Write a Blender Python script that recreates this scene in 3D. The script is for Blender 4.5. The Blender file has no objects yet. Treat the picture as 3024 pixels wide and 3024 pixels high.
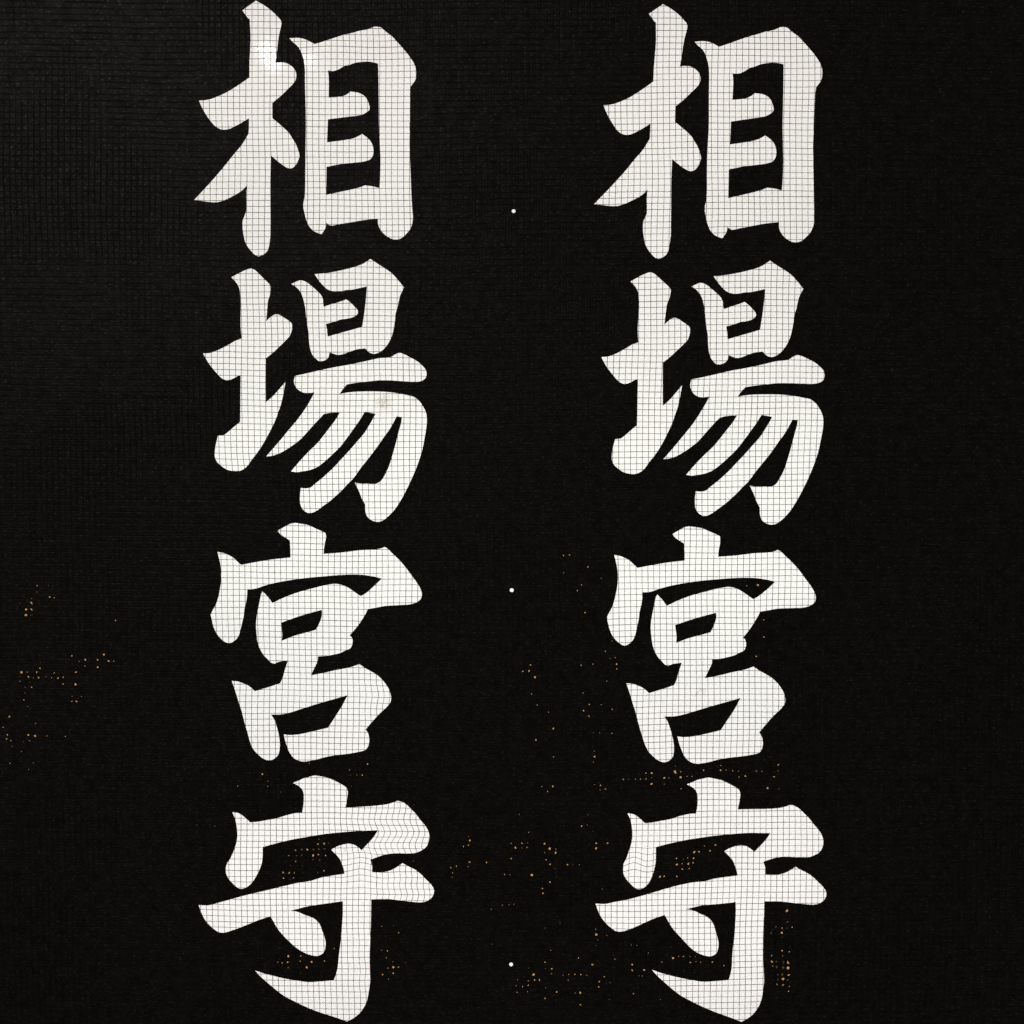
import bpy, math, random
import numpy as np
from mathutils import Vector
from mathutils.geometry import delaunay_2d_cdt
random.seed(7)
R = math.radians
scene = bpy.context.scene
col = scene.collection

# ------------------------------------------------------------------ camera
D, TILT, HALF = 0.5527, R(2.5), R(25.0)
CAM = Vector((0.0, D * math.sin(TILT), D * math.cos(TILT)))
cd = bpy.data.cameras.new('camera')
cam = bpy.data.objects.new('camera', cd); col.objects.link(cam)
cam.location = CAM
cam.rotation_euler = (-TILT, 0, 0)
cd.sensor_width = 36; cd.lens = 18 / math.tan(HALF)
cd.clip_start = 0.01; cd.clip_end = 100
scene.camera = cam
FWD = -CAM.normalized(); UPV = Vector((0, math.cos(TILT), -math.sin(TILT)))

def P(x, y):
    """point of the sign's plane (z = 0) that the photograph shows at pixel x, y of 3024"""
    a = (x - 1512) / 1512 * math.tan(HALF); b = (1512 - y) / 1512 * math.tan(HALF)
    d = FWD + Vector((1, 0, 0)) * a + UPV * b
    p = CAM + d * (-CAM.z / d.z)
    return (p.x, p.y)

# ------------------------------------------------------------------ world, lamps, exposure
w = bpy.data.worlds.new("World"); scene.world = w; w.use_nodes = True
bg = w.node_tree.nodes['Background']
bg.inputs[0].default_value = (1.0, 0.91, 0.82, 1); bg.inputs[1].default_value = 0.084
vs = scene.view_settings
vs.view_transform = 'Standard'; vs.look = 'None'; vs.exposure = 0; vs.gamma = 1

def area(name, loc, target, sx, sy, rad, colr):
    l = bpy.data.lights.new(name, 'AREA'); l.shape = 'RECTANGLE'; l.size = sx; l.size_y = sy
    l.energy = rad * math.pi * sx * sy; l.color = colr
    o = bpy.data.objects.new(name, l); col.objects.link(o); o.location = loc
    o.rotation_euler = (Vector(target) - Vector(loc)).to_track_quat('-Z', 'Y').to_euler()
    return o

def mirror_area(name, px, py, t, sx, sy, rad, colr):
    """a lamp in front of the sign, standing where its reflection falls on pixel px, py"""
    q = P(px, py); q = Vector((q[0], q[1], 0)); v = q - CAM
    r = Vector((v.x, v.y, -v.z))
    loc = q + r * t
    return area(name, loc, q, sx, sy, rad, colr)

# tubes inside the light box, behind the sheet
area('tube_light', (0, 0.215, -0.15), (0, 0.215, 0), 0.62, 0.12, 2.60, (1.0, 0.945, 0.915))
area('tube_light', (0, 0.000, -0.15), (0, 0.000, 0), 0.62, 0.12, 2.92, (0.985, 1.0, 0.96))
area('tube_light', (0, -0.215, -0.15), (0, -0.215, 0), 0.62, 0.12, 3.12, (1.0, 0.955, 0.955))
# room lamps in front of the sign: they give the glare spots
mirror_area('room_lamp', 797, 168, 2.0, 0.019, 0.036, 26.0, (1, .97, .95))
mirror_area('room_lamp', 908, 180, 2.0, 0.019, 0.011, 20.0, (1, .97, .95))
mirror_area('added_sheen_light', 160, -60, 2.0, 0.70, 0.70, 0.48, (1.0, .93, .86))  # broad soft light added to raise the faint sheen at the top left

# ------------------------------------------------------------------ outlines of the letters
# "@ox,oy,s" sets the origin and scale of the coordinates that follow; * marks a sharp corner
G = {
'sou': (["""@550,0 995,8* 1140,95 1240,175 1310,245 1345,285 1358,325 1350,385 1330,470 1312,580 1298,700 1285,800 1272,895* 1340,890 1400,893
1460,915 1510,950 1550,1000 1568,1045 1570,1100 1555,1150 1520,1200 1450,1270 1370,1350 1228,1470* 1230,1687* 1300,1745 1380,1815
@550,380 1470,70 1520,150 1560,215 1590,290 1607,340 1617,390* 1605,430 1575,500 1510,563 1450,562 1400,535 1330,485 1208,382* 1200,700
1200,1000 1202,1300 1203,1500 1192,1600 1180,1680 1150,1755 1110,1790 1035,1825* 980,1800 930,1750 880,1690 840,1610 815,1500 803,1380
808,1300 830,1245 855,1180 858,1100 858,900 865,808* 830,850 770,900 650,970 540,1022 440,1050 370,1050 250,1035 110,1020* 350,760 520,565
680,365 800,220 890,70* @550,0 895,1780 895,1687* 800,1745 700,1800 620,1838 540,1850 480,1840 420,1805 370,1755 320,1690 260,1600 220,1525
183,1435* 260,1430 340,1415 450,1375 560,1325 680,1255 800,1175 902,1105* 902,900 912,700 917,500 910,380 905,272* 882,262* 800,148*""",
"""@850,0 22,545* 150,541 230,555 310,590 382,628* 480,600 600,560 830,490 920,470 1000,445 1180,405 1215,388 1260,380 1330,392* 1420,470
1470,505 1560,600 1650,700 1730,800 1790,890 1825,980 1832,1060 1822,1130 1780,1200* 1755,1230 1745,1290 1742,1450 1740,1700
@850,380 1740,0 1735,200 1742,400 1755,750 1765,1000 1775,1150 1783,1290 1770,1370 1740,1440 1690,1500 1630,1555 1580,1577 1500,1578
1430,1545 1360,1490 1315,1430 1290,1370 1285,1285* 1210,1290 1080,1305 900,1335 740,1360 590,1375 548,1340* 545,1390 520,1450 480,1505*
440,1492 370,1460 310,1400 270,1320 240,1210 222,1120 222,1060 240,980 245,900 250,600 252,300 @850,0 258,1700 252,1450 245,1200 240,950
232,880 210,800 175,710 130,650 60,590"""],
["""@850,0 572,1005* 640,1015 700,1000 830,935 880,925 950,900 1040,885 1150,880 1220,890 1287,908* 1292,1100 1298,1500 1302,1800
@850,380 1308,100 1315,250 1322,450 1320,600 1315,750 1308,850* 1220,825 1100,808* 1060,825 940,860 800,890 548,945* 550,750 552,545*
680,520 760,505 950,485 1100,465 1180,435 1210,390 1222,330 1215,260 1195,205 1150,145 1060,75* 1010,105 940,135 850,155 560,195* 563,100
@850,0 572,1703* 750,1680 910,1660 990,1652 1060,1635 1120,1605 1165,1565 1155,1480 1130,1420 1080,1360 1010,1325 895,1305* 850,1340
790,1370 720,1382 583,1392* 585,1250 583,1100"""]),
'ba': (["""@590,760 450,285* 560,225 670,175 740,160 770,172 850,240 930,320 990,380 1012,415 1012,470 1000,540 975,610 965,700 955,830 948,910*
1040,830 1080,813 1120,815 1200,860 1270,905 1312,945 1318,990 1310,1050 1290,1110 1240,1170 1150,1260 1060,1345 940,1443* 940,1700
@590,1150 943,60 945,180* 1050,90 1120,10 @590,760 1222,1777* 1210,1850 @590,1150 1185,100 1150,240 1120,320 1090,410 1050,500 990,620
930,730 870,830 800,930 740,1005 680,1090 620,1140 560,1165 450,1160 380,1140 300,1085 240,1025 215,960 215,880 230,780 260,660* 345,650*
400,610 480,540 575,463* 578,300 580,0 @590,760 583,1685* 555,1685* 450,1740 400,1752 340,1740 290,1705 240,1650 180,1580 120,1500 80,1430
45,1370* 140,1365 230,1335 330,1290 430,1235 540,1175 597,1157* 583,1000 583,700 575,520 565,450 540,390 500,335""",
"""@590,760 1305,378* 1380,345 1430,328 1480,335 1540,365 1600,415 1680,485 1740,555 1757,600 1760,650 1768,705*
@890,760 440,665 560,630 640,600* 700,645 760,705 805,760 805,800 770,835 650,875 570,885 480,915 350,950* 365,1030 375,1130* 500,1095
640,1055 750,1025 868,990* 890,850 910,700 925,550 933,415* 800,445 710,463 650,465 560,483 450,483 370,455 310,400 250,330 188,240*
350,225 500,200 650,165 780,130 880,90 985,22* 1070,80 1180,150 1280,220 1400,350 1465,430* 1440,480 1410,540 1395,600 1370,720 1345,800
1335,900 1320,1000 1300,1090 1270,1170 1220,1255 1150,1330 1090,1365 1040,1378 980,1362 910,1298* 780,1315 690,1345 580,1385 530,1392
470,1380 400,1352* 395,1400 380,1435 290,1480 250,1478 200,1440 155,1385 125,1300 110,1200 100,1050 86,970 71,860 51,700 26,590
@590,760 1440,500 1410,460 1370,420""",
"""@590,760 1360,1690* 1500,1660 1700,1615 @890,760 483,1565 600,1545 900,1485 1100,1440 1290,1415 1350,1378 1400,1362 1460,1380 1550,1425
1640,1475 1720,1540 1770,1600 1787,1660 1775,1715 1740,1750 1650,1775 1500,1770 1300,1757 1100,1755 950,1770 780,1790 650,1812* 600,1870
@890,1150 545,65* 650,45 800,32 1000,28 1200,35 1400,60 1520,85 1600,105 1680,165 1740,250 1780,340 1790,430 1780,560 1760,680 1730,840
1690,980 1640,1120 1580,1260 1500,1430 1430,1560 1340,1700 1250,1800 1190,1850 1120,1885 1050,1885 990,1860 940,1815 918,1760 910,1640*
880,1590 820,1450 762,1330* 830,1340 950,1342 1075,1340 1130,1310 1190,1220 1240,1120 1290,970 1330,830 1370,680 1400,560 1425,470
1433,395* 1360,385* 1330,440 1270,550 1170,690 1080,820 960,980 840,1130 740,1270 650,1360 580,1435 500,1510 410,1590 300,1670 210,1735
150,1760 90,1760 40,1730 0,1680 @590,1150 1435,1640 1428,1560 1440,1405* 1520,1410 1575,1400 1640,1350 1750,1260
@890,1150 483,1090 560,1005 650,910 780,760 900,620 980,490 1060,348* 905,318* 850,410 760,540 660,680 560,810 450,920 330,1030 220,1110
100,1155 0,1170 @590,1150 1400,1180 1300,1170* 1420,1030 1540,900 1700,740 @890,1150 330,640 430,510 490,430 548,330* 400,335 320,352*
200,480 100,590 0,700 @590,1150 1350,780 1240,855 1150,905 1040,945 945,958* 1100,780 1250,600 1400,420 1540,220 1637,42* 1560,50 1480,45
1410,10 @590,760 1355,1820 1342,1770 1350,1720"""], []),
'gu': (["""@610,1530 1012,180* 1110,125 1200,80 1250,70 1350,82 1450,100 1560,150 1650,190 1700,222 1705,260 1690,350 1675,440 @870,1530 414,510*
650,493 900,462 1250,425 1285,412* 1310,425 1390,500 1480,585 1570,685 1670,820 1750,930 1800,1020 1815,1090 1800,1150 1770,1180 1730,1205
1680,1222 1500,1240 1280,1255 1160,1278 1045,1297* 1010,1370 960,1450 890,1550 785,1672* 815,1700 828,1750 820,1810 790,1860
@870,1880 740,190 660,230 560,255 450,275 333,282* 330,340 295,420 232,552* 400,520 600,475 800,435 925,393* 1000,445 1100,500 1180,550
1250,615 1310,690 1360,790 1377,870 1370,930 1330,985 1200,1110 1100,1220 1012,1325* 1045,1370 1062,1440 1062,1520 1040,1580 1010,1615
930,1640 800,1665 600,1690 450,1715 300,1755 200,1775 120,1782 60,1770 0,1740 @610,1880 1190,1665 1150,1570 1120,1480 1102,1395*
1200,1403 1300,1395 1500,1355 1735,1297* 1830,1150 @870,1880 676,990 755,835* 600,880 370,945 100,1030 @610,1880 1200,1080 1070,1108
920,1113* 965,1180 1000,1280 1030,1400 1045,1510 1040,1620 1025,1680 980,1730 930,1758 870,1762 810,1740 740,1685 670,1610 630,1530
600,1430 570,1320 530,1180 500,1060 460,940 430,840 360,632* 450,640 520,665 580,690 640,730 690,778* 770,755 900,715 1050,663* 1085,590
1110,500 1160,340* 1080,350 1025,360 970,385 920,370 870,320 820,270 760,170 730,80 @610,1530 710,1620 705,1550 710,1450 725,1350
745,1250 765,1150 780,1080 797,1045* 850,1095 900,1155 940,1210* 1100,1135 1300,1060 1500,1005 @870,1530 444,955 520,942 600,938 680,955
750,985 830,1035 900,1085 945,1112* 1010,1075 1100,1000 1243,862* 1160,840 1050,820 950,808 800,805 650,812 400,832 150,855
@610,1530 1100,900 950,930 820,965 720,1000 660,1012 582,1015* 578,1100 560,1220 540,1300 530,1400 510,1480 490,1570 465,1660 430,1720
390,1755 320,1787 270,1770 210,1725 140,1640 100,1550 75,1450 58,1375* 90,1310 130,1240 165,1140 190,1020 208,880 208,760 195,650
155,483* 230,495 310,525 380,565 430,610 493,667* 700,628 900,595 1197,562* 1195,450 1187,318* 1120,275 1060,235"""],
["""@610,1530 1060,1492* 1150,1460 1400,1375 1645,1308* 1645,1390 1625,1460 1565,1590* 1420,1632 1250,1680 1075,1748* 1080,1660 1070,1560"""]),
'mori': (["""@580,2280 1375,155* 1450,125 1540,85 1600,70 1700,48 @900,2280 210,58 340,85 420,120 500,160 560,195 600,230 613,265 608,350 598,420
578,508* 750,498 900,488 1050,475 1200,452 1270,430 1330,410 1380,422 1440,455 1520,530 1580,590 1640,670 1700,740 1750,815 1775,890
1775,960 1755,1030 1720,1080 1660,1120 1580,1152 1480,1160 1300,1158 1150,1175 1040,1210 935,1250* 958,1320 963,1428* 1080,1430 1180,1415
1250,1390 1320,1350 1395,1298* 1480,1345 1570,1390 1650,1450 1740,1540 1800,1600 1835,1655 1845,1700 1835,1750 1800,1800 1740,1840
1660,1858 1550,1852 1400,1835 1200,1812 948,1815* @900,2624 945,400 935,700 925,1000 930,1200 932,1330 920,1420 905,1520 880,1620 840,1700
780,1780 700,1845 605,1897* 520,1865 400,1825 200,1760 0,1680 @580,2624 1400,1610 1250,1530 1130,1440 1000,1330 900,1240 835,1165*
950,1205 1100,1245 1300,1290 1500,1322 1600,1333 1750,1325 @900,2624 300,1318 415,1305* 440,1240 470,1120 480,1020 500,850 520,700
535,480 543,350 543,180* 400,200 200,228 0,262 @580,2624 1480,280 1345,315* 1440,330 1560,380 1650,410 1720,460 1765,520 1790,590 1820,670
1845,770 1838,850 1820,905 1740,957 1620,945 1530,910 1420,840 1320,750 1230,660 1150,560 1100,470 1057,395* 900,445 700,525 500,600
400,628 330,625 260,585 190,525 120,440 70,340 32,235* 180,237 300,205 500,150 700,95 1000,25 @580,2280 1250,1625 1450,1580 1640,1548
1780,1505 @900,2280 400,1475 567,1450* 555,1380 530,1310 500,1240 450,1180 375,1108* 440,1070 520,1040 600,1022 650,1022 700,1035
760,1070 810,1115* 880,1040 980,930 1045,830* 900,835 750,840 600,852 400,870 200,895 0,930 @580,2280 1400,955 1200,1000 947,1068*
945,1180 935,1290 905,1380 850,1490 780,1590 710,1645 630,1665 590,1650 520,1590 460,1520 425,1450 420,1370 435,1310 480,1240 530,1130
565,1030 583,920 575,780 550,660 508,567* 570,575 630,600 690,645 770,717* 870,708 1000,685 1160,655 1250,625 1350,598 1430,582 1507,580*
1525,480 1532,370 1530,310 1515,260 1480,215"""], []),
}
# corners of the left letters and of their repeats in the right-hand column
PAIR = {
'sou': ((1720, 0, 1932 / 760), """@550,0 995,8>608,37 800,148>497,95 183,1435>162,790 1228,1470>697,800 1230,1687>697,910 895,1687>503,938
@550,380 110,1020>85,1535 865,808>488,1425 1208,382>673,1197 1617,390>888,1185 803,1380>455,1700 @850,0 22,545>843,315 382,628>1022,350 1287,908>1510,483
572,1005>1130,555 583,1392>1125,750 1832,1060>1802,560 1260,380>1500,203 895,1305>1295,697 572,1703>1115,912 @850,380 560,195>1110,1082
1060,75>1372,1015 552,545>1100,1272 548,945>1097,1488 1308,850>1497,1428 1285,1285>1477,1672 548,1340>1088,1708 222,1090>920,1560 1560,1577>1608,1815"""),
'ba': ((1740, 780, 1932 / 740), """@590,760 450,285>318,135 948,910>582,463 940,1443>567,763 45,1370>92,715 597,1157>373,603 1222,1777>718,930
1305,378>797,172 1768,705>1045,345 1318,990>772,520 @890,760 640,600>1190,290 350,950>1062,480 375,1130>1072,578 868,990>1313,508 933,415>1355,195
188,240>952,93 1465,430>1650,190 910,1298>1335,675 650,1812>1203,955 1787,1660>1817,855 @890,1150 545,65>1155,1012 1433,395>1602,1205 1060,348>1415,1175
905,318>1325,1165 762,1330>1238,1708 1790,430>1808,1220 @590,1150 1637,42>910,1030 945,958>577,1500 1300,1170>740,1628 260,660>200,1352 575,463>368,1240
945,180>567,1093 1440,1405>823,1750 500,1165>330,1617"""),
'gu': ((1740, 1540, 1932 / 740), """@610,1530 1012,180>640,100 1670,508>997,270 1187,318>730,168 1197,562>735,302 493,667>378,357 155,483>190,258
58,1375>135,740 582,1015>410,543 797,1045>525,568 940,1210>597,648 1060,1492>657,800 1645,1308>980,705 1565,1590>938,853 1075,1748>677,933
320,1787>275,957 @870,1530 1285,412>1455,218 1243,862>1437,465 945,1112>1268,603 1815,1090>1748,590 1045,1297>1310,690 785,1672>1185,893
@610,1880 1160,340>708,1090 1050,663>655,1260 690,778>460,1322 360,632>285,1248 920,1113>575,1503 1102,1395>680,1658 1735,1297>1010,1610
870,1762>570,1855 @870,1880 333,282>950,1063 232,552>893,1210 755,835>1163,1362 925,393>1270,1118 1012,1325>1310,1628 1377,900>1513,1385"""),
'mori': ((1730, 2274, 1932 / 750), """@580,2280 1375,155>767,107 508,567>317,332 770,717>453,403 1507,580>840,330 947,1068>527,585 620,1665>400,910
@900,2280 578,508>1153,297 1045,830>1400,482 810,1115>1280,618 375,1108>1052,618 567,1450>1153,807 935,1250>1345,695 963,1428>1377,797
1395,1298>1595,738 948,1815>1357,1000 1845,1700>1828,940 1775,950>1808,562 @580,2624 32,235>70,1013 1057,395>587,1103 1345,315>772,1053 835,1165>505,1520
1740,957>950,1418 @900,2624 543,180>1138,1003 415,1305>1090,1595 932,1330>1357,1610 640,1890>1200,1913"""),
}
Z = 1932 / 400

def parse(s):
    out = []; ox = oy = 0
    for tok in s.split():
        if tok[0] == '@':
            ox, oy = map(float, tok[1:].split(',')[:2]); continue
        c = tok.endswith('*')
        x, y = map(float, tok.rstrip('*').split(','))
        out.append((ox + x / Z, oy + y / Z, c))
    return out

def smooth(pts, step=4.0):
    """Catmull-Rom through the points, broken at the sharp corners; closed"""
    n = len(pts); out = []
    for i in range(n):
        p1, p2 = pts[i], pts[(i + 1) % n]
        p0 = pts[i - 1] if not p1[2] else p1
        p3 = pts[(i + 2) % n] if not p2[2] else p2
        a0, a1, a2, a3 = [np.array(q[:2]) for q in (p0, p1, p2, p3)]
        L = np.linalg.norm(a2 - a1)
        if L < 1e-6: continue
        def tang(pa, pb, pc):
            d1 = np.linalg.norm(pb - pa); d2 = np.linalg.norm(pc - pb)
            if d1 < 1e-6: return (pc - pb)
            if d2 < 1e-6: return (pb - pa)
            return ((pb - pa) / d1 * d2 + (pc - pb) / d2 * d1) / (d1 + d2) * L
        m1 = tang(a0, a1, a2); m2 = tang(a1, a2, a3)
        k = max(1, int(L / step))
        for j in range(k):
            t = j / k; t2 = t * t; t3 = t2 * t
            out.append(tuple((2*t3-3*t2+1)*a1 + (t3-2*t2+t)*m1 + (-2*t3+3*t2)*a2 + (t3-t2)*m2))
    return out

def fit(name):
    (ox, oy, s), txt = PAIR[name]
    A = []; B = []; cx = cy = 0
    for tok in txt.split():
        if tok[0] == '@':
            cx, cy = map(float, tok[1:].split(',')); continue
        l, r = tok.split('>')
        lx, ly = map(float, l.split(',')); rx, ry = map(float, r.split(','))
        A.append((cx + lx / Z, cy + ly / Z)); B.append((ox + rx / s, oy + ry / s))
    A = np.array(A); B = np.array(B); mid = A.mean(0)
    def basis(p):
        q = (p - mid) / 300
        return np.stack([np.ones(len(q)), q[:, 0], q[:, 1], q[:, 0]*q[:, 1], q[:, 0]**2, q[:, 1]**2], 1)
    C, *_ = np.linalg.lstsq(basis(A), B, rcond=None)
    res = B - basis(A) @ C
    def f(pts):
        p = np.array(pts); q = basis(p) @ C
        wgt = np.exp(-((p[:, None, :] - A[None]) ** 2).sum(-1) / (2 * 45 ** 2))
        q += (wgt @ res) / (wgt.sum(1, keepdims=True) + 0.35)
        return [tuple(v) for v in q]
    return f

GLYPHS = []   # (key, side, outers, inners) in pixels
for key in ('sou', 'ba', 'gu', 'mori'):
    o = [smooth(parse(s)) for s in G[key][0]]; i = [smooth(parse(s)) for s in G[key][1]]
    GLYPHS.append((key, 'left', o, i))
    f = fit(key)
    GLYPHS.append((key, 'right', [f(c) for c in o], [f(c) for c in i]))

# ------------------------------------------------------------------ spots worn through the black coat
# "@ox,oy,scale" then x,y,width ; d = dim
SP = """@0,1650,4.83 530,382,30 692,383,10 525,474,14 450,566,18 285,633,16d 710,546,30 778,556,16 452,632,55 370,722,35 450,722,48 372,804,40
440,803,18 465,798,10 1648,882,24 1023,1385,24 1128,1464,14 1215,1442,36 1393,1445,26 1480,1367,34 1550,1461,28 1622,1461,16 1212,1529,20
1395,1547,28 577,1486,18d 570,1560,26 307,1618,42 388,1615,22 525,1618,24 776,1628,20 1083,1620,32 408,1687,38 475,1698,16 553,1694,30
656,1682,20 735,1698,22 828,1702,28 900,1690,28 284,1746,20 426,1760,12 358,1832,18 452,1832,24 901,1786,20 1080,1790,42 357,1914,14
@0,1950,4.83 1028,515,14 1160,516,18 342,565,22 1024,586,26 1093,586,28 398,660,18 1014,672,14d 897,758,14d 135,804,26 513,897,20 45,955,26
105,1060,30 407,1066,34 497,1076,40 670,1077,24 935,1087,18 95,1123,28 155,1143,32 421,1147,18 332,1156,10 171,1224,10 307,1300,14
305,1394,16d 142,1467,20 477,1460,16 410,1555,16 1458,726,10d
@1500,1600,4.83 793,193,24 878,186,20 1142,357,28 795,438,14 1329,520,10 1050,612,24 991,695,20 1098,1008,22 490,1443,14d 1485,1416,18
1390,1563,20 1530,1650,18 1457,1663,12 1548,1745,30 1552,1814,16 1211,1745,22 1044,1759,20 322,1757,28 300,1840,32 214,1847,30
@1500,1950,4.83 384,241,30 1410,297,16 1072,467,20 338,480,18 418,636,18 578,738,20 1162,629,26 1329,633,16 1077,716,34 1155,798,28
1488,700,24 648,972,34 1305,1032,16 1218,1035,10 1484,1040,16 398,1135,24 968,1128,12d 1232,1298,10 1238,1375,28 1218,1453,20 650,1380,20
1645,1696,24 1720,1694,14 1820,1694,18 1890,1694,22 482,1800,16 640,1797,30 565,1867,24 1233,1773,12 1320,1785,22 1315,1848,14 1388,1836,18
@1900,2150,3.864 28,512,16 94,512,24 28,580,18 95,566,10 92,637,30 238,570,32 238,640,20d 290,568,16 361,500,38 427,498,22 424,562,26
428,690,14 497,550,14 555,552,14 362,437,10 686,480,20 885,428,14 881,482,24 942,480,12 1020,486,16 1088,489,12 1286,490,16 1352,495,16
1540,420,20 1538,487,10 1490,556,22 1163,547,24 1090,558,12 1418,684,26 1547,694,10 378,1486,18 455,1494,10 505,1480,14 573,1484,26
582,1414,32 633,1411,22 697,1346,14 762,1400,20 824,1333,26 380,1556,26 441,1547,18 512,1547,24 568,1538,22 444,1610,20 523,1604,20
190,1694,24 238,1692,22 383,1692,26 893,1265,14d
@1500,2400,4.83 160,22,14 298,280,20 50,437,14 200,436,30 280,432,14 107,500,40 198,500,12 273,497,18 522,441,34 598,511,34 683,519,18
525,570,18 678,573,40 545,670,22 47,654,26 600,736,26 851,741,26 930,741,14d 1018,741,14 676,797,10 28,883,18 343,887,40 688,905,14d
598,988,24 493,1080,20 498,1151,30 1050,190,24 1133,177,12 797,184,10 1140,33,12 1260,434,24 1258,505,36 1419,433,28 1213,264,10
1342,1087,12 745,1573,12 530,1643,12 1253,1663,20 1262,1738,54 1413,1752,14 1283,1815,14 1258,1893,14 1760,1886,16 1840,1892,16
@1300,2400,4.83 405,338,12 423,397,32 330,481,26 402,463,26 420,703,32 660,711,26 150,783,24 230,763,28 397,768,14 176,857,18 170,922,14
918,880,18 885,1318,26d 980,1312,28d 1048,1305,26d 730,1378,24d 740,1872,12
@1480,2624,4.83 627,1050,26 630,1143,22d 722,1143,26 720,1215,18 395,1132,14 462,1225,42 478,1303,28 545,1302,32 230,1301,18 388,1316,16
212,1385,14 305,1397,24 386,1380,22 228,1480,16 376,1471,18 633,1413,12 791,1471,30 627,1565,26 880,1235,12 963,1225,16 1050,1222,24
1137,1224,30 1220,1235,30d 957,1306,20 1128,1485,32 1057,1488,16 1130,1655,34 1393,1403,32 1398,1327,34 1470,1257,22 1303,1083,38
1103,990,20 1553,1341,12 1545,1582,10 1620,1006,22 1868,1083,32 1870,1167,28 1886,1500,26 705,880,12
@1730,2274,2.576 650,1345,5 475,1391,7 663,1430,18 707,1417,8 742,1417,11 793,1417,8 833,1420,10 795,1463,14 838,1456,11 873,1462,8
963,1460,14 1050,1488,10 578,1460,8 445,1520,18 430,1567,9 405,1565,9 361,1700,11 180,1745,6 568,1745,6 220,1440,7
@2250,2650,6.44 475,250,60 487,465,50d 265,560,40d 380,583,30 475,582,30d 572,565,28 175,675,24 378,673,52 370,762,20d 183,1105,34
385,1013,36 522,1033,32 395,1110,44d 187,1222,56 275,1220,46d 410,1230,50d 497,1240,72 205,1307,26 278,1322,46d 398,1330,56d 495,1345,68
300,1467,30d 385,1465,46d 505,1475,56 305,1560,34d 400,1555,60 487,1572,22 290,1655,28 400,1665,36 520,1690,32 507,1785,26
@580,2280,4.83 940,30,30 590,198,16 1022,128,10 1020,203,14 1200,282,10 265,770,26d 20,690,14d 5,757,16d 1748,962,12 1735,1025,30
1822,1020,26 1885,1012,10 1413,1113,20 1500,1105,30d 1580,1105,36 1670,1105,34d 1745,1100,36d 1828,1095,38d 1925,1108,12 1317,1190,16
1500,1187,32d 1667,1190,34 1740,1177,24 1842,1187,22 1430,1195,12 1415,1270,20 1665,1248,12 1758,1247,28d 1345,1335,20d 1510,1335,16d
1238,1432,26 1325,1435,34 1398,1437,26 1242,1513,22 1333,1525,10 1385,1508,18 1733,1430,14 1820,1408,20
@580,2624,4.83 1312,963,36 1490,960,24 1162,1050,14 1225,1060,20 1303,1050,32 1480,1035,24 1645,1045,34 1828,1033,26 1312,1128,36d
1575,1125,34 1490,1215,18d
@900,2280,4.83 655,42,10 740,42,12 820,42,28 668,198,14 1547,1268,16
@900,2624,4.83 420,853,16 1098,538,16 1340,627,24 1262,533,8 1178,888,28 1095,880,14 1162,987,22 1257,1042,18 1187,1135,22 1265,1122,38
1338,1120,22 1112,1225,26 1262,1208,26 1195,1287,16 1440,1058,8
@870,1880,4.83 1040,1815,30 210,1810,16 783,1903,14 1602,1828,8d
@1740,1540,2.611 1345,758,16 1347,890,12 1288,1040,16 1302,490,22 1215,497,10 92,437,6"""
SPOTS = []
for tok in SP.split():
    if tok[0] == '@': ox, oy, sc = map(float, tok[1:].split(',')); continue
    dim = tok.endswith('d'); x, y, ww = map(float, tok.rstrip('d').split(','))
    wpx = ww / sc
    q = (ox + x / sc, oy + y / sc)
    if any((q[0]-s[0])**2 + (q[1]-s[1])**2 < (0.6*(wpx+s[2]))**2 for s in SPOTS): continue
    n = 9; ph = random.random() * 6.28; el = random.uniform(.45, 1.0)
    pts = []
    for k in range(n):
        a = k / n * 2 * math.pi; r = wpx * .5 * random.uniform(.5, 1.15)
        u, v = r * math.cos(a), r * el * math.sin(a)
        pts.append((q[0] + u*math.cos(ph) - v*math.sin(ph), q[1] + u*math.sin(ph) + v*math.cos(ph)))
    SPOTS.append((q[0], q[1], wpx, dim, pts))
HOLES = [(1516.8, 623.5, 5.6), (1511.3, 1742.8, 5.7), (1509.4, 2847.8, 5.6)]

def circle(x, y, r, n=28):
    return [(x + r*math.cos(6.28318*k/n), y + r*math.sin(6.28318*k/n)) for k in range(n)]

# ------------------------------------------------------------------ materials
def mat(name):
    m = bpy.data.materials.new(name); m.use_nodes = True
    nt = m.node_tree; nt.nodes.clear()
    out = nt.nodes.new('ShaderNodeOutputMaterial')
    return m, nt, out
def N(nt, t, **kw):
    n = nt.nodes.new(t)
    for k, v in kw.items(): setattr(n, k, v)
    return n
def val(nt, sock, v):
    if isinstance(v, (int, float)): sock.default_value = v
    else: nt.links.new(v, sock)
def M(nt, op, a, b=0.0, c=0.0):
    n = N(nt, 'ShaderNodeMath', operation=op)
    val(nt, n.inputs[0], a); val(nt, n.inputs[1], b); val(nt, n.inputs[2], c)
    return n.outputs[0]
def ramp(nt, fac, stops):
    r = N(nt, 'ShaderNodeValToRGB'); nt.links.new(fac, r.inputs[0]); e = r.color_ramp.elements
    e[0].position, e[0].color = stops[0][0], stops[0][1] + (1,)
    e[1].position, e[1].color = stops[1][0], stops[1][1] + (1,)
    for p, c in stops[2:]:
        q = e.new(p); q.color = c + (1,)
    return r.outputs[0]
def noise(nt, vec, scale, detail=3, rough=.55):
    n = N(nt, 'ShaderNodeTexNoise'); n.inputs['Scale'].default_value = scale
    n.inputs['Detail'].default_value = detail; n.inputs['Roughness'].default_value = rough
    nt.links.new(vec, n.inputs['Vector']); return n.outputs['Fac']

PITCH = 0.003
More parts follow.
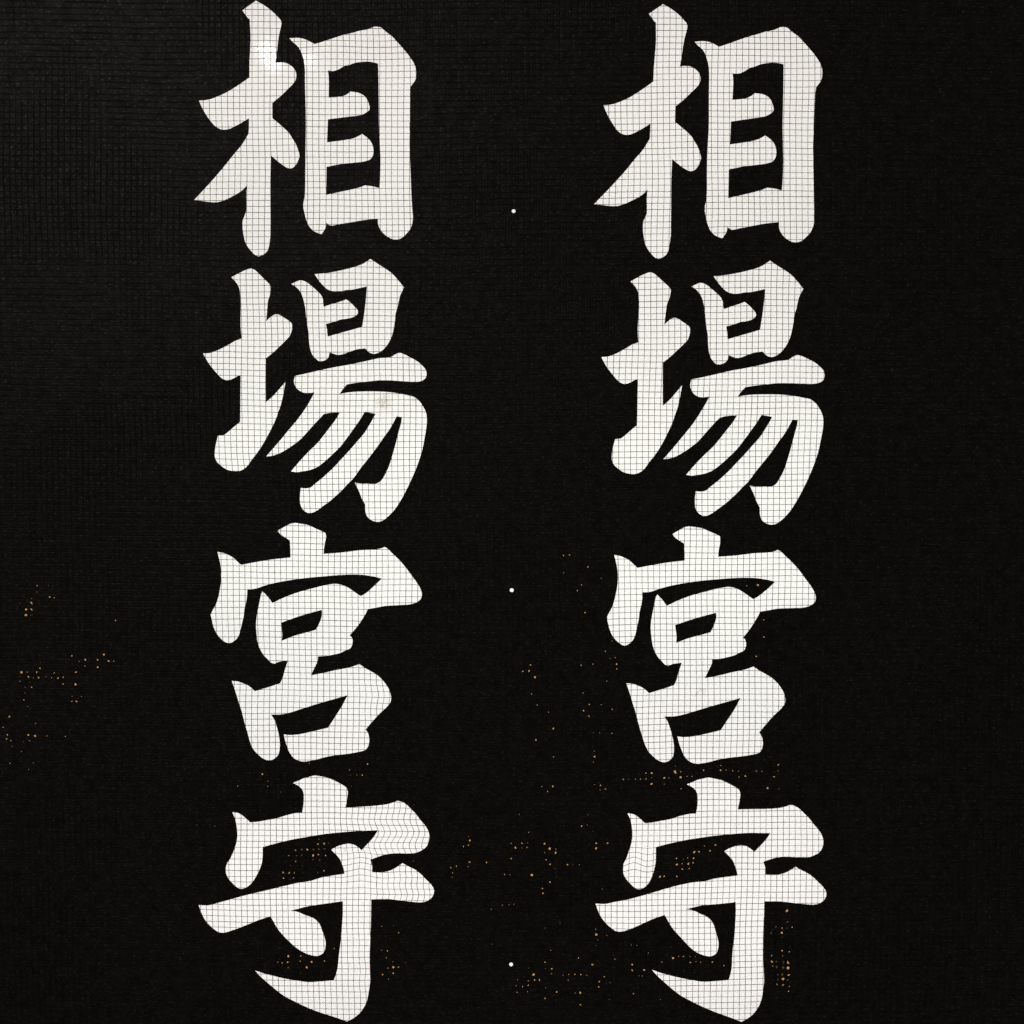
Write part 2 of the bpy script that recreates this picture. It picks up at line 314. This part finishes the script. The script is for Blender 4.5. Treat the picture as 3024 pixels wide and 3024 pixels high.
# waves of the woven grid, (amplitude m, k along x, k along y, phase): the same in the threads and in the relief of the film
WX = [(.00042, 9, 24, .6), (.00022, 31, 78, 2.1), (.00010, 70, 150, .3)]
WY = [(.00095, 13.4, 3, 2.42), (.00020, 62, 21, 1.2), (.00009, 160, 60, 4.0)]
def wave(T, x, y): return sum(a * math.sin(kx*x + ky*y + p) for a, kx, ky, p in T)
LOC = [(1165, 2475, 120, 85, 'x', .0015, 84, .2), (1060, 2560, 75, 55, 'y', .0012, 150, 1.2), (1200, 2640, 95, 55, 'x', .0006, 62, 1.8),
       (1880, 2545, 60, 36, 'y', .0014, 95, 2.2), (1120, 2060, 60, 55, 'x', .0007, 110, 1.0), (730, 1400, 60, 40, 'x', .0006, 160, 0.3),
       (1090, 2880, 60, 130, 'x', .0003, 90, 0.3), (930, 140, 130, 40, 'y', .0005, 300, 0.3)]
LP = [(P(a, b), c * .00017, d * .00017, ax, am, per * .00017, ph) for a, b, c, d, ax, am, per, ph in LOC]
def local(x, y):
    dx = dy = 0
    for (cx, cy), sx, sy, ax, am, per, ph in LP:
        g = math.exp(-((x-cx)/sx)**2 - ((y-cy)/sy)**2)
        if g < .01: continue
        if ax == 'x': dx += am * g * math.sin(2*math.pi*(y-cy)/per + ph)
        else: dy += am * g * math.sin(2*math.pi*(x-cx)/per + ph)
    return dx, dy

# white translucent vinyl
def vinyl(name, base, trans, rough=.05):
    m, nt, out = mat(name)
    tc = N(nt, 'ShaderNodeTexCoord').outputs['Object']
    n1 = noise(nt, tc, 9, 2); n2 = noise(nt, tc, 420, 2)
    c = ramp(nt, M(nt, 'ADD', M(nt, 'MULTIPLY', n1, .7), M(nt, 'MULTIPLY', n2, .3)),
             [(.36, tuple(v*.955 for v in trans)), (.62, trans)])
    # brown stains in the lit vinyl
    def stain(px, py, r, depth):
        vm = N(nt, 'ShaderNodeVectorMath', operation='DISTANCE'); q = P(px, py)
        nt.links.new(tc, vm.inputs[0]); vm.inputs[1].default_value = (q[0], q[1], 0)
        mr = N(nt, 'ShaderNodeMapRange'); mr.interpolation_type = 'SMOOTHSTEP'
        nt.links.new(vm.outputs['Value'], mr.inputs['Value'])
        mr.inputs[1].default_value = r; mr.inputs[2].default_value = r * .3
        mr.inputs[3].default_value = 0; mr.inputs[4].default_value = depth
        k = N(nt, 'ShaderNodeMapRange'); nt.links.new(noise(nt, tc, 900, 3), k.inputs['Value'])
        k.inputs[1].default_value = .38; k.inputs[2].default_value = .62
        return M(nt, 'MULTIPLY', mr.outputs[0], k.outputs[0])
    s = M(nt, 'ADD', stain(1133, 1188, .0050, .8), M(nt, 'ADD', stain(1222, 1175, .0038, .4), stain(2180, 2440, .004, .18)))
    s = M(nt, 'ADD', s, M(nt, 'ADD', stain(1000, 1180, .005, .14), stain(2063, 2045, .004, .15)))
    mx = N(nt, 'ShaderNodeMix', data_type='RGBA'); nt.links.new(s, mx.inputs[0]); nt.links.new(c, mx.inputs[6])
    mx.inputs[7].default_value = (.50, .43, .31, 1)
    c = mx.outputs[2]
    tr = N(nt, 'ShaderNodeBsdfTranslucent'); nt.links.new(c, tr.inputs[0])
    df = N(nt, 'ShaderNodeBsdfDiffuse'); df.inputs[0].default_value = base + (1,)
    a = N(nt, 'ShaderNodeMixShader'); a.inputs[0].default_value = .3
    nt.links.new(tr.outputs[0], a.inputs[1]); nt.links.new(df.outputs[0], a.inputs[2])
    gl = N(nt, 'ShaderNodeBsdfGlossy'); gl.inputs['Roughness'].default_value = rough
    b = N(nt, 'ShaderNodeBump'); b.inputs['Strength'].default_value = .035; b.inputs['Distance'].default_value = .0001
    nt.links.new(noise(nt, tc, 260, 2), b.inputs['Height']); nt.links.new(b.outputs[0], gl.inputs['Normal'])
    mg = N(nt, 'ShaderNodeMixShader'); mg.inputs[0].default_value = .04
    nt.links.new(a.outputs[0], mg.inputs[1]); nt.links.new(gl.outputs[0], mg.inputs[2])
    nt.links.new(mg.outputs[0], out.inputs[0])
    return m
M_white = vinyl('white_vinyl', (.8, .8, .78), (.93, .93, .91))
def thin(name, trans, base, rough=.5):
    m, nt, out = mat(name)
    tc = N(nt, 'ShaderNodeTexCoord').outputs['Object']
    n = noise(nt, tc, 500, 2)
    c = ramp(nt, n, [(.3, tuple(v*.7 for v in trans)), (.7, trans)])
    tr = N(nt, 'ShaderNodeBsdfTranslucent'); nt.links.new(c, tr.inputs[0])
    df = N(nt, 'ShaderNodeBsdfDiffuse'); df.inputs[0].default_value = base + (1,)
    a = N(nt, 'ShaderNodeMixShader'); a.inputs[0].default_value = .25
    nt.links.new(tr.outputs[0], a.inputs[1]); nt.links.new(df.outputs[0], a.inputs[2])
    nt.links.new(a.outputs[0], out.inputs[0]); return m
M_thread = thin('thread_fibre', (.41, .40, .375), (.4, .4, .38))
M_amber = thin('worn_amber_coat', (.58, .33, .12), (.2, .1, .04))
M_dim = thin('worn_brown_coat', (.11, .065, .022), (.05, .03, .015))
M_pale = thin('worn_pale_coat', (.42, .30, .17), (.2, .15, .1))

# black film: embossed by the woven grid under it
m, nt, out = mat('black_film'); M_film = m
tc = N(nt, 'ShaderNodeTexCoord').outputs['Object']
sx = N(nt, 'ShaderNodeSeparateXYZ'); nt.links.new(tc, sx.inputs[0]); X, Y = sx.outputs[0], sx.outputs[1]
def wnode(T):
    acc = None
    for a, kx, ky, p in T:
        arg = M(nt, 'ADD', M(nt, 'ADD', M(nt, 'MULTIPLY', X, kx), M(nt, 'MULTIPLY', Y, ky)), p)
        t = M(nt, 'MULTIPLY', M(nt, 'SINE', arg), a)
        acc = t if acc is None else M(nt, 'ADD', acc, t)
    return acc
U = M(nt, 'DIVIDE', M(nt, 'ADD', X, wnode(WX)), PITCH); V = M(nt, 'DIVIDE', M(nt, 'ADD', Y, wnode(WY)), PITCH)
pu = M(nt, 'PINGPONG', U, .5); pv = M(nt, 'PINGPONG', V, .5)
def mr(v, a, b, c, d, nt=nt, kind='SMOOTHSTEP'):
    n = N(nt, 'ShaderNodeMapRange'); n.interpolation_type = kind; nt.links.new(v, n.inputs['Value'])
    for i, q in enumerate((a, b, c, d)): n.inputs[i+1].default_value = q
    return n.outputs[0]
fade = mr(noise(nt, tc, 11, 3), .44, .62, .25, 1)      # the warp threads press through in some areas more than in others
cu_ = M(nt, 'SUBTRACT', 1.0, M(nt, 'MULTIPLY', M(nt, 'SUBTRACT', 1.0, mr(pu, 0, .17, 0, 1)), fade))
fade2 = mr(noise(nt, tc, 60, 3), .35, .65, .45, 1)
cv_ = M(nt, 'SUBTRACT', 1.0, M(nt, 'MULTIPLY', M(nt, 'SUBTRACT', 1.0, mr(pv, 0, .17, 0, 1)), fade2))
cell = M(nt, 'MULTIPLY', cu_, cv_)
fine = noise(nt, tc, 1500, 4, .7); mid = noise(nt, tc, 330, 3, .6); big = noise(nt, tc, 14, 3)
h = M(nt, 'ADD', M(nt, 'MULTIPLY', cell, 1.0), M(nt, 'ADD', M(nt, 'MULTIPLY', fine, .9), M(nt, 'MULTIPLY', mid, 1.3)))
bump = N(nt, 'ShaderNodeBump'); bump.inputs['Strength'].default_value = .9; bump.inputs['Distance'].default_value = .00016
nt.links.new(h, bump.inputs['Height'])
basec = ramp(nt, big, [(.35, (.0075, .0068, .0058)), (.7, (.0105, .009, .007))])
df = N(nt, 'ShaderNodeBsdfDiffuse'); nt.links.new(basec, df.inputs[0]); nt.links.new(bump.outputs[0], df.inputs['Normal'])
gl = N(nt, 'ShaderNodeBsdfGlossy'); nt.links.new(mr(cell, 0, 1, .52, .40), gl.inputs['Roughness']); nt.links.new(bump.outputs[0], gl.inputs['Normal'])
vm_ = N(nt, 'ShaderNodeVectorMath', operation='MULTIPLY'); nt.links.new(tc, vm_.inputs[0]); vm_.inputs[1].default_value = (.55, 1.2, 1); strv = vm_.outputs[0]
glint = M(nt, 'MULTIPLY', mr(noise(nt, strv, 1000, 2, .5), .57, .69, 0, .085), cell)
g1 = N(nt, 'ShaderNodeMixShader'); nt.links.new(M(nt, 'ADD', M(nt, 'MULTIPLY', mr(cell, 0, 1, .034, .044), mr(noise(nt, tc, 180, 4, .7), .3, .7, .72, 1.28)), glint), g1.inputs[0])
nt.links.new(df.outputs[0], g1.inputs[1]); nt.links.new(gl.outputs[0], g1.inputs[2])
tr = N(nt, 'ShaderNodeBsdfTranslucent'); tr.inputs[0].default_value = (1, .45, .18, 1)   # the coat lets a trace of brown light through
leak = M(nt, 'MULTIPLY', mr(noise(nt, tc, 9, 4, .6), .45, .70, 0, .022), mr(fine, .45, .75, .2, 1))
g2 = N(nt, 'ShaderNodeMixShader'); nt.links.new(leak, g2.inputs[0]); nt.links.new(g1.outputs[0], g2.inputs[1]); nt.links.new(tr.outputs[0], g2.inputs[2])
nt.links.new(g2.outputs[0], out.inputs[0])

def plain(name, c, rough):
    m, nt, out = mat(name)
    b = N(nt, 'ShaderNodeBsdfPrincipled'); b.inputs['Roughness'].default_value = rough
    tc = N(nt, 'ShaderNodeTexCoord').outputs['Object']
    nt.links.new(ramp(nt, noise(nt, tc, 40, 3), [(.3, tuple(v*.85 for v in c)), (.7, c)]), b.inputs['Base Color'])
    nt.links.new(b.outputs[0], out.inputs[0]); return m
M_box = plain('painted_box', (.75, .75, .74), .6)

# ------------------------------------------------------------------ geometry
def inside_fn(polys):
    """even-odd test for many points against the given outlines"""
    segs = []
    for c in polys:
        a = np.array(c); b = np.roll(a, -1, 0); segs.append(np.hstack([a, b]))
    S = np.vstack(segs)
    def f(Q):
        x = Q[:, 0:1]; y = Q[:, 1:2]
        x1, y1, x2, y2 = S[:, 0], S[:, 1], S[:, 2], S[:, 3]
        cond = (y1 > y) != (y2 > y)
        xi = x1 + (y - y1) * (x2 - x1) / (y2 - y1 + 1e-15)
        return ((cond & (x < xi)).sum(1) % 2) == 1
    return f

def fill(name, contours, z0, thick, materials, parent=None):
    """flat shape filled from plane outlines (even-odd), with walls where it has a thickness"""
    pts, edges = [], []
    for c in contours:
        n0 = len(pts); n = len(c)
        pts += [Vector((p[0] * 1000, p[1] * 1000)) for p in c]
        edges += [(n0 + k, n0 + (k + 1) % n) for k in range(n)]
    V2, E2, F2, *_ = delaunay_2d_cdt(pts, edges, [], 0, 1e-5)
    V2 = np.array([(v.x / 1000, v.y / 1000) for v in V2])
    F2 = [tuple(f) for f in F2]
    cen = np.array([V2[list(f)].mean(0) for f in F2])
    ok = np.concatenate([inside_fn(contours)(cen[i:i + 2000]) for i in range(0, len(cen), 2000)])
    F2 = [f for f, k in zip(F2, ok) if k]
    n = len(V2); zt, zb = z0 + thick / 2, z0 - thick / 2
    vs_ = [(x, y, zt) for x, y in V2]; fs = list(F2)
    if thick:
        vs_ += [(x, y, zb) for x, y in V2]
        fs += [tuple(i + n for i in reversed(f)) for f in F2]
        seen = {}
        for f in F2:
            for i in range(len(f)): seen[(f[i], f[(i + 1) % len(f)])] = 1
        for (i, j) in seen:
            if (j, i) not in seen: fs.append((j, i, i + n, j + n))
    me = bpy.data.meshes.new(name); me.from_pydata(vs_, [], fs); me.update()
    for mm in materials: me.materials.append(mm)
    o = bpy.data.objects.new(name, me); col.objects.link(o)
    if parent: o.parent = parent
    return o

def offset(c, d):
    """move a closed outline outward by d pixels (negative: inward)"""
    n = len(c); A = sum(c[i-1][0]*c[i][1] - c[i][0]*c[i-1][1] for i in range(n)); sg = 1 if A > 0 else -1
    out = []
    for i in range(n):
        a = np.array(c[i-1]); b = np.array(c[i]); e = np.array(c[(i+1) % n])
        t1 = (b-a)/(np.linalg.norm(b-a)+1e-9); t2 = (e-b)/(np.linalg.norm(e-b)+1e-9)
        nn = np.array([t1[1]+t2[1], -(t1[0]+t2[0])]); L = np.linalg.norm(nn)
        nn = nn / L if L > .2 else np.array([t1[1], -t1[0]])
        out.append(tuple(b + nn * d * sg))
    return out

sign = bpy.data.objects.new('backlit_sign', None); col.objects.link(sign)
sign['label'] = 'black backlit sign sheet with two columns of glowing white brush-style characters'
sign['category'] = 'sign'

toP = lambda c: [P(*q) for q in c]
rect = [P(-420, -420), P(3444, -420), P(3444, 3444), P(-420, 3444)]
cont = [rect]
for key, side, o_, i_ in GLYPHS:
    cont += [toP(c) for c in o_ + i_]
cont += [toP(s[4]) for s in SPOTS] + [toP(circle(*h_)) for h_ in HOLES]
film = fill('black_film', cont, .00006, .0001, [M_film], sign)
film['label'] = 'matt black film embossed by the grid beneath, flecked with worn spots'

LAB = {
 ('sou', 'left'): 'topmost character of the left column, with a glare spot near its top',
 ('sou', 'right'): 'topmost character of the right column, without a glare spot',
 ('ba', 'left'): 'second character of the left column, with a brown stain on its long curved stroke',
 ('ba', 'right'): 'second character of the right column, clean and unstained',
 ('gu', 'left'): 'third character from the top of the left column',
 ('gu', 'right'): 'third character from the top of the right column',
 ('mori', 'left'): 'bottom character of the left column, its grid strongly rippled at upper right',
 ('mori', 'right'): 'bottom character of the right column, its grid bent only in the small hook at left',
}

def threads(polys, parent, zb=-.00010, zt=-.00002, hw=.000168, step=.0010, name='thread_grid'):
    f = inside_fn(polys)
    A = np.vstack([np.array(c) for c in polys]); x0, y0 = A.min(0) - .002; x1, y1 = A.max(0) + .002
    vs_, fs = [], []
    for axis in (0, 1):
        lo, hi = ((x0, x1), (y0, y1))[axis]; a, b = ((y0, y1), (x0, x1))[axis]
        for k in range(int(lo / PITCH) - 1, int(hi / PITCH) + 2):
            rr = random.Random(k * 2 + axis)
            j1, j2, j3 = rr.uniform(-1, 1), rr.uniform(0, 6), rr.uniform(30, 90); wd = hw * rr.uniform(.85, 1.15)
            line = []
            t = a
            while t <= b:
                if axis == 0:
                    x = k * PITCH; y = t; d = wave(WX, x, y); l = local(x, y)
                    line.append((x - d + l[0] + .00007*j1 + .00005*math.sin(j3*t + j2), y))
                else:
                    x = t; y = k * PITCH; d = wave(WY, x, y); l = local(x, y)
                    line.append((x, y - d + l[1] + .00007*j1 + .00005*math.sin(j3*t + j2)))
                t += step
            L = np.array(line); ins = f(L)
            ins = ins | np.roll(ins, 1) | np.roll(ins, -1)
            dz = 0 if axis else .000004
            prev = -1
            for i in range(len(L)):
                if not ins[i]: prev = -1; continue
                px, py = L[i]
                base = len(vs_)
                if axis == 0: vs_ += [(px - wd, py, zb), (px, py, zt - dz), (px + wd, py, zb)]
                else: vs_ += [(px, py - wd, zb), (px, py, zt), (px, py + wd, zb)]
                if prev >= 0:
                    fs += [(prev, prev+1, base+1, base), (prev+1, prev+2, base+2, base+1)]
                prev = base
    me = bpy.data.meshes.new(name); me.from_pydata(vs_, [], fs); me.materials.append(M_thread); me.update()
    o = bpy.data.objects.new(name, me); col.objects.link(o); o.parent = parent; o['kind'] = 'stuff'
    return o

for key, side, o_, i_ in GLYPHS:
    polys = [toP(offset(c, 1.8)) for c in o_] + [toP(offset(c, -1.8)) for c in i_]
    g = fill('character', polys, -.00011, 0, [M_white], sign)
    g['label'] = 'glowing white ' + LAB[(key, side)]
    threads([toP(c) for c in o_ + i_], g)

for n, (x, y, r) in enumerate(HOLES):
    g = fill('round_hole', [toP(circle(x, y, r + 1.5))], -.00011, 0, [M_white], sign)
    g['label'] = ('uppermost', 'middle', 'lowest')[n] + ' of the three tiny round lit holes between the columns'

# amber base coat that shows where the black is worn off
vs_, fs, mi = [], [], []
for x, y, ww, dim, pts in SPOTS:
    b = len(vs_)
    for p in offset(pts, .7):
        q = P(*p); vs_.append((q[0], q[1], -.00004))
    fs.append(tuple(range(b, b + len(pts))))
    mi.append(1 if dim else (2 if ww < 4.2 and random.random() < .7 else 0))
me = bpy.data.meshes.new('worn_spot'); me.from_pydata(vs_, [], fs)
for mm in (M_amber, M_dim, M_pale): me.materials.append(mm)
me.update()
for p, i in zip(me.polygons, mi): p.material_index = i
ws = bpy.data.objects.new('worn_spots', me); col.objects.link(ws); ws.parent = sign; ws['kind'] = 'stuff'
ws['label'] = 'amber flecks where light shows through the worn black coat'

# lint resting on the lit vinyl
def fibre(label, ox, oy, sc, pts, r=.00005):
    c = [(ox + x / sc, oy + y / sc, False) for x, y in pts]
    n = len(c); path = []
    for i in range(n - 1):
        a0, a1, a2, a3 = [np.array(c[min(max(j, 0), n - 1)][:2]) for j in (i-1, i, i+1, i+2)]
        for t in np.linspace(0, 1, 7)[:-1]:
            path.append(.5 * ((2*a1) + (a2-a0)*t + (2*a0-5*a1+4*a2-a3)*t*t + (3*a1-a0-3*a2+a3)*t**3))
    path.append(np.array(c[-1][:2])); W = [P(*q) for q in path]
    vs_, fs = [], []
    for i, (x, y) in enumerate(W):
        a = W[max(i-1, 0)]; b = W[min(i+1, len(W)-1)]; d = math.hypot(b[0]-a[0], b[1]-a[1]) + 1e-9
        nx, ny = -(b[1]-a[1])/d, (b[0]-a[0])/d
        z = -.00006 + .0002 * math.sin(math.pi * i / (len(W)-1))
        for k in range(5):
            u = 2*math.pi*k/5; vs_.append((x + nx*r*math.cos(u), y + ny*r*math.cos(u), z + r*math.sin(u)))
        if i: fs += [((i-1)*5+k, (i-1)*5+(k+1) % 5, i*5+(k+1) % 5, i*5+k) for k in range(5)]
    o0 = vs_[len(vs_)//2]; me = bpy.data.meshes.new('lint_fibre')
    me.from_pydata([(v[0]-o0[0], v[1]-o0[1], v[2]) for v in vs_], [], fs); me.materials.append(M_lint); me.update()
    o = bpy.data.objects.new('lint_fibre', me); col.objects.link(o); o.location = (o0[0], o0[1], 0)
    o['label'] = label; o['category'] = 'lint'; o['group'] = 'lint fibres caught on the lit characters'
M_lint = thin('lint', (.35, .32, .27), (.18, .16, .13))
fibre('fine curved hair across the top bar of the topmost left character', 850, 0, 4.83, [(760, 515), (795, 570), (822, 640), (828, 700), (845, 745)])
fibre('tiny curled hair on the short upper stroke of the bottom left character', 900, 2280, 4.83, [(478, 1078), (520, 1074), (560, 1092), (582, 1120), (566, 1138), (540, 1140)])
fibre('squiggled pale hair in the middle of the third right character', 1740, 1540, 2.611, [(815, 1350), (832, 1322), (862, 1292), (868, 1310), (888, 1290), (896, 1306), (875, 1328)])
fibre('short hooked hair near the lower left tip of the topmost right character', 1720, 0, 2.542, [(244, 1396), (260, 1412), (268, 1434), (256, 1452), (238, 1448)])

# light box behind the sheet: five inner walls round the tubes
x0, y1 = P(-420, -420); x1, y0 = P(3444, 3444); xa = max(abs(x0), abs(x1)); zb = -.19; t = .004
x0, x1 = -xa, xa
vs_, fs = [], []
def box(a, b):
    n = len(vs_)
    for z in (a[2], b[2]):
        vs_.extend([(a[0], a[1], z), (b[0], a[1], z), (b[0], b[1], z), (a[0], b[1], z)])
    fs.extend([tuple(n+i for i in f) for f in ((0,3,2,1),(4,5,6,7),(0,1,5,4),(1,2,6,5),(2,3,7,6),(3,0,4,7))])
box((x0, y0, zb), (x1, y1, zb + t))
box((x0, y0, zb + t), (x0 + t, y1, -.0004)); box((x1 - t, y0, zb + t), (x1, y1, -.0004))
box((x0 + t, y0, zb + t), (x1 - t, y0 + t, -.0004)); box((x0 + t, y1 - t, zb + t), (x1 - t, y1, -.0004))
me = bpy.data.meshes.new('light_box'); me.from_pydata(vs_, [], fs); me.materials.append(M_box); me.update()
o = bpy.data.objects.new('light_box', me); col.objects.link(o); o.parent = sign
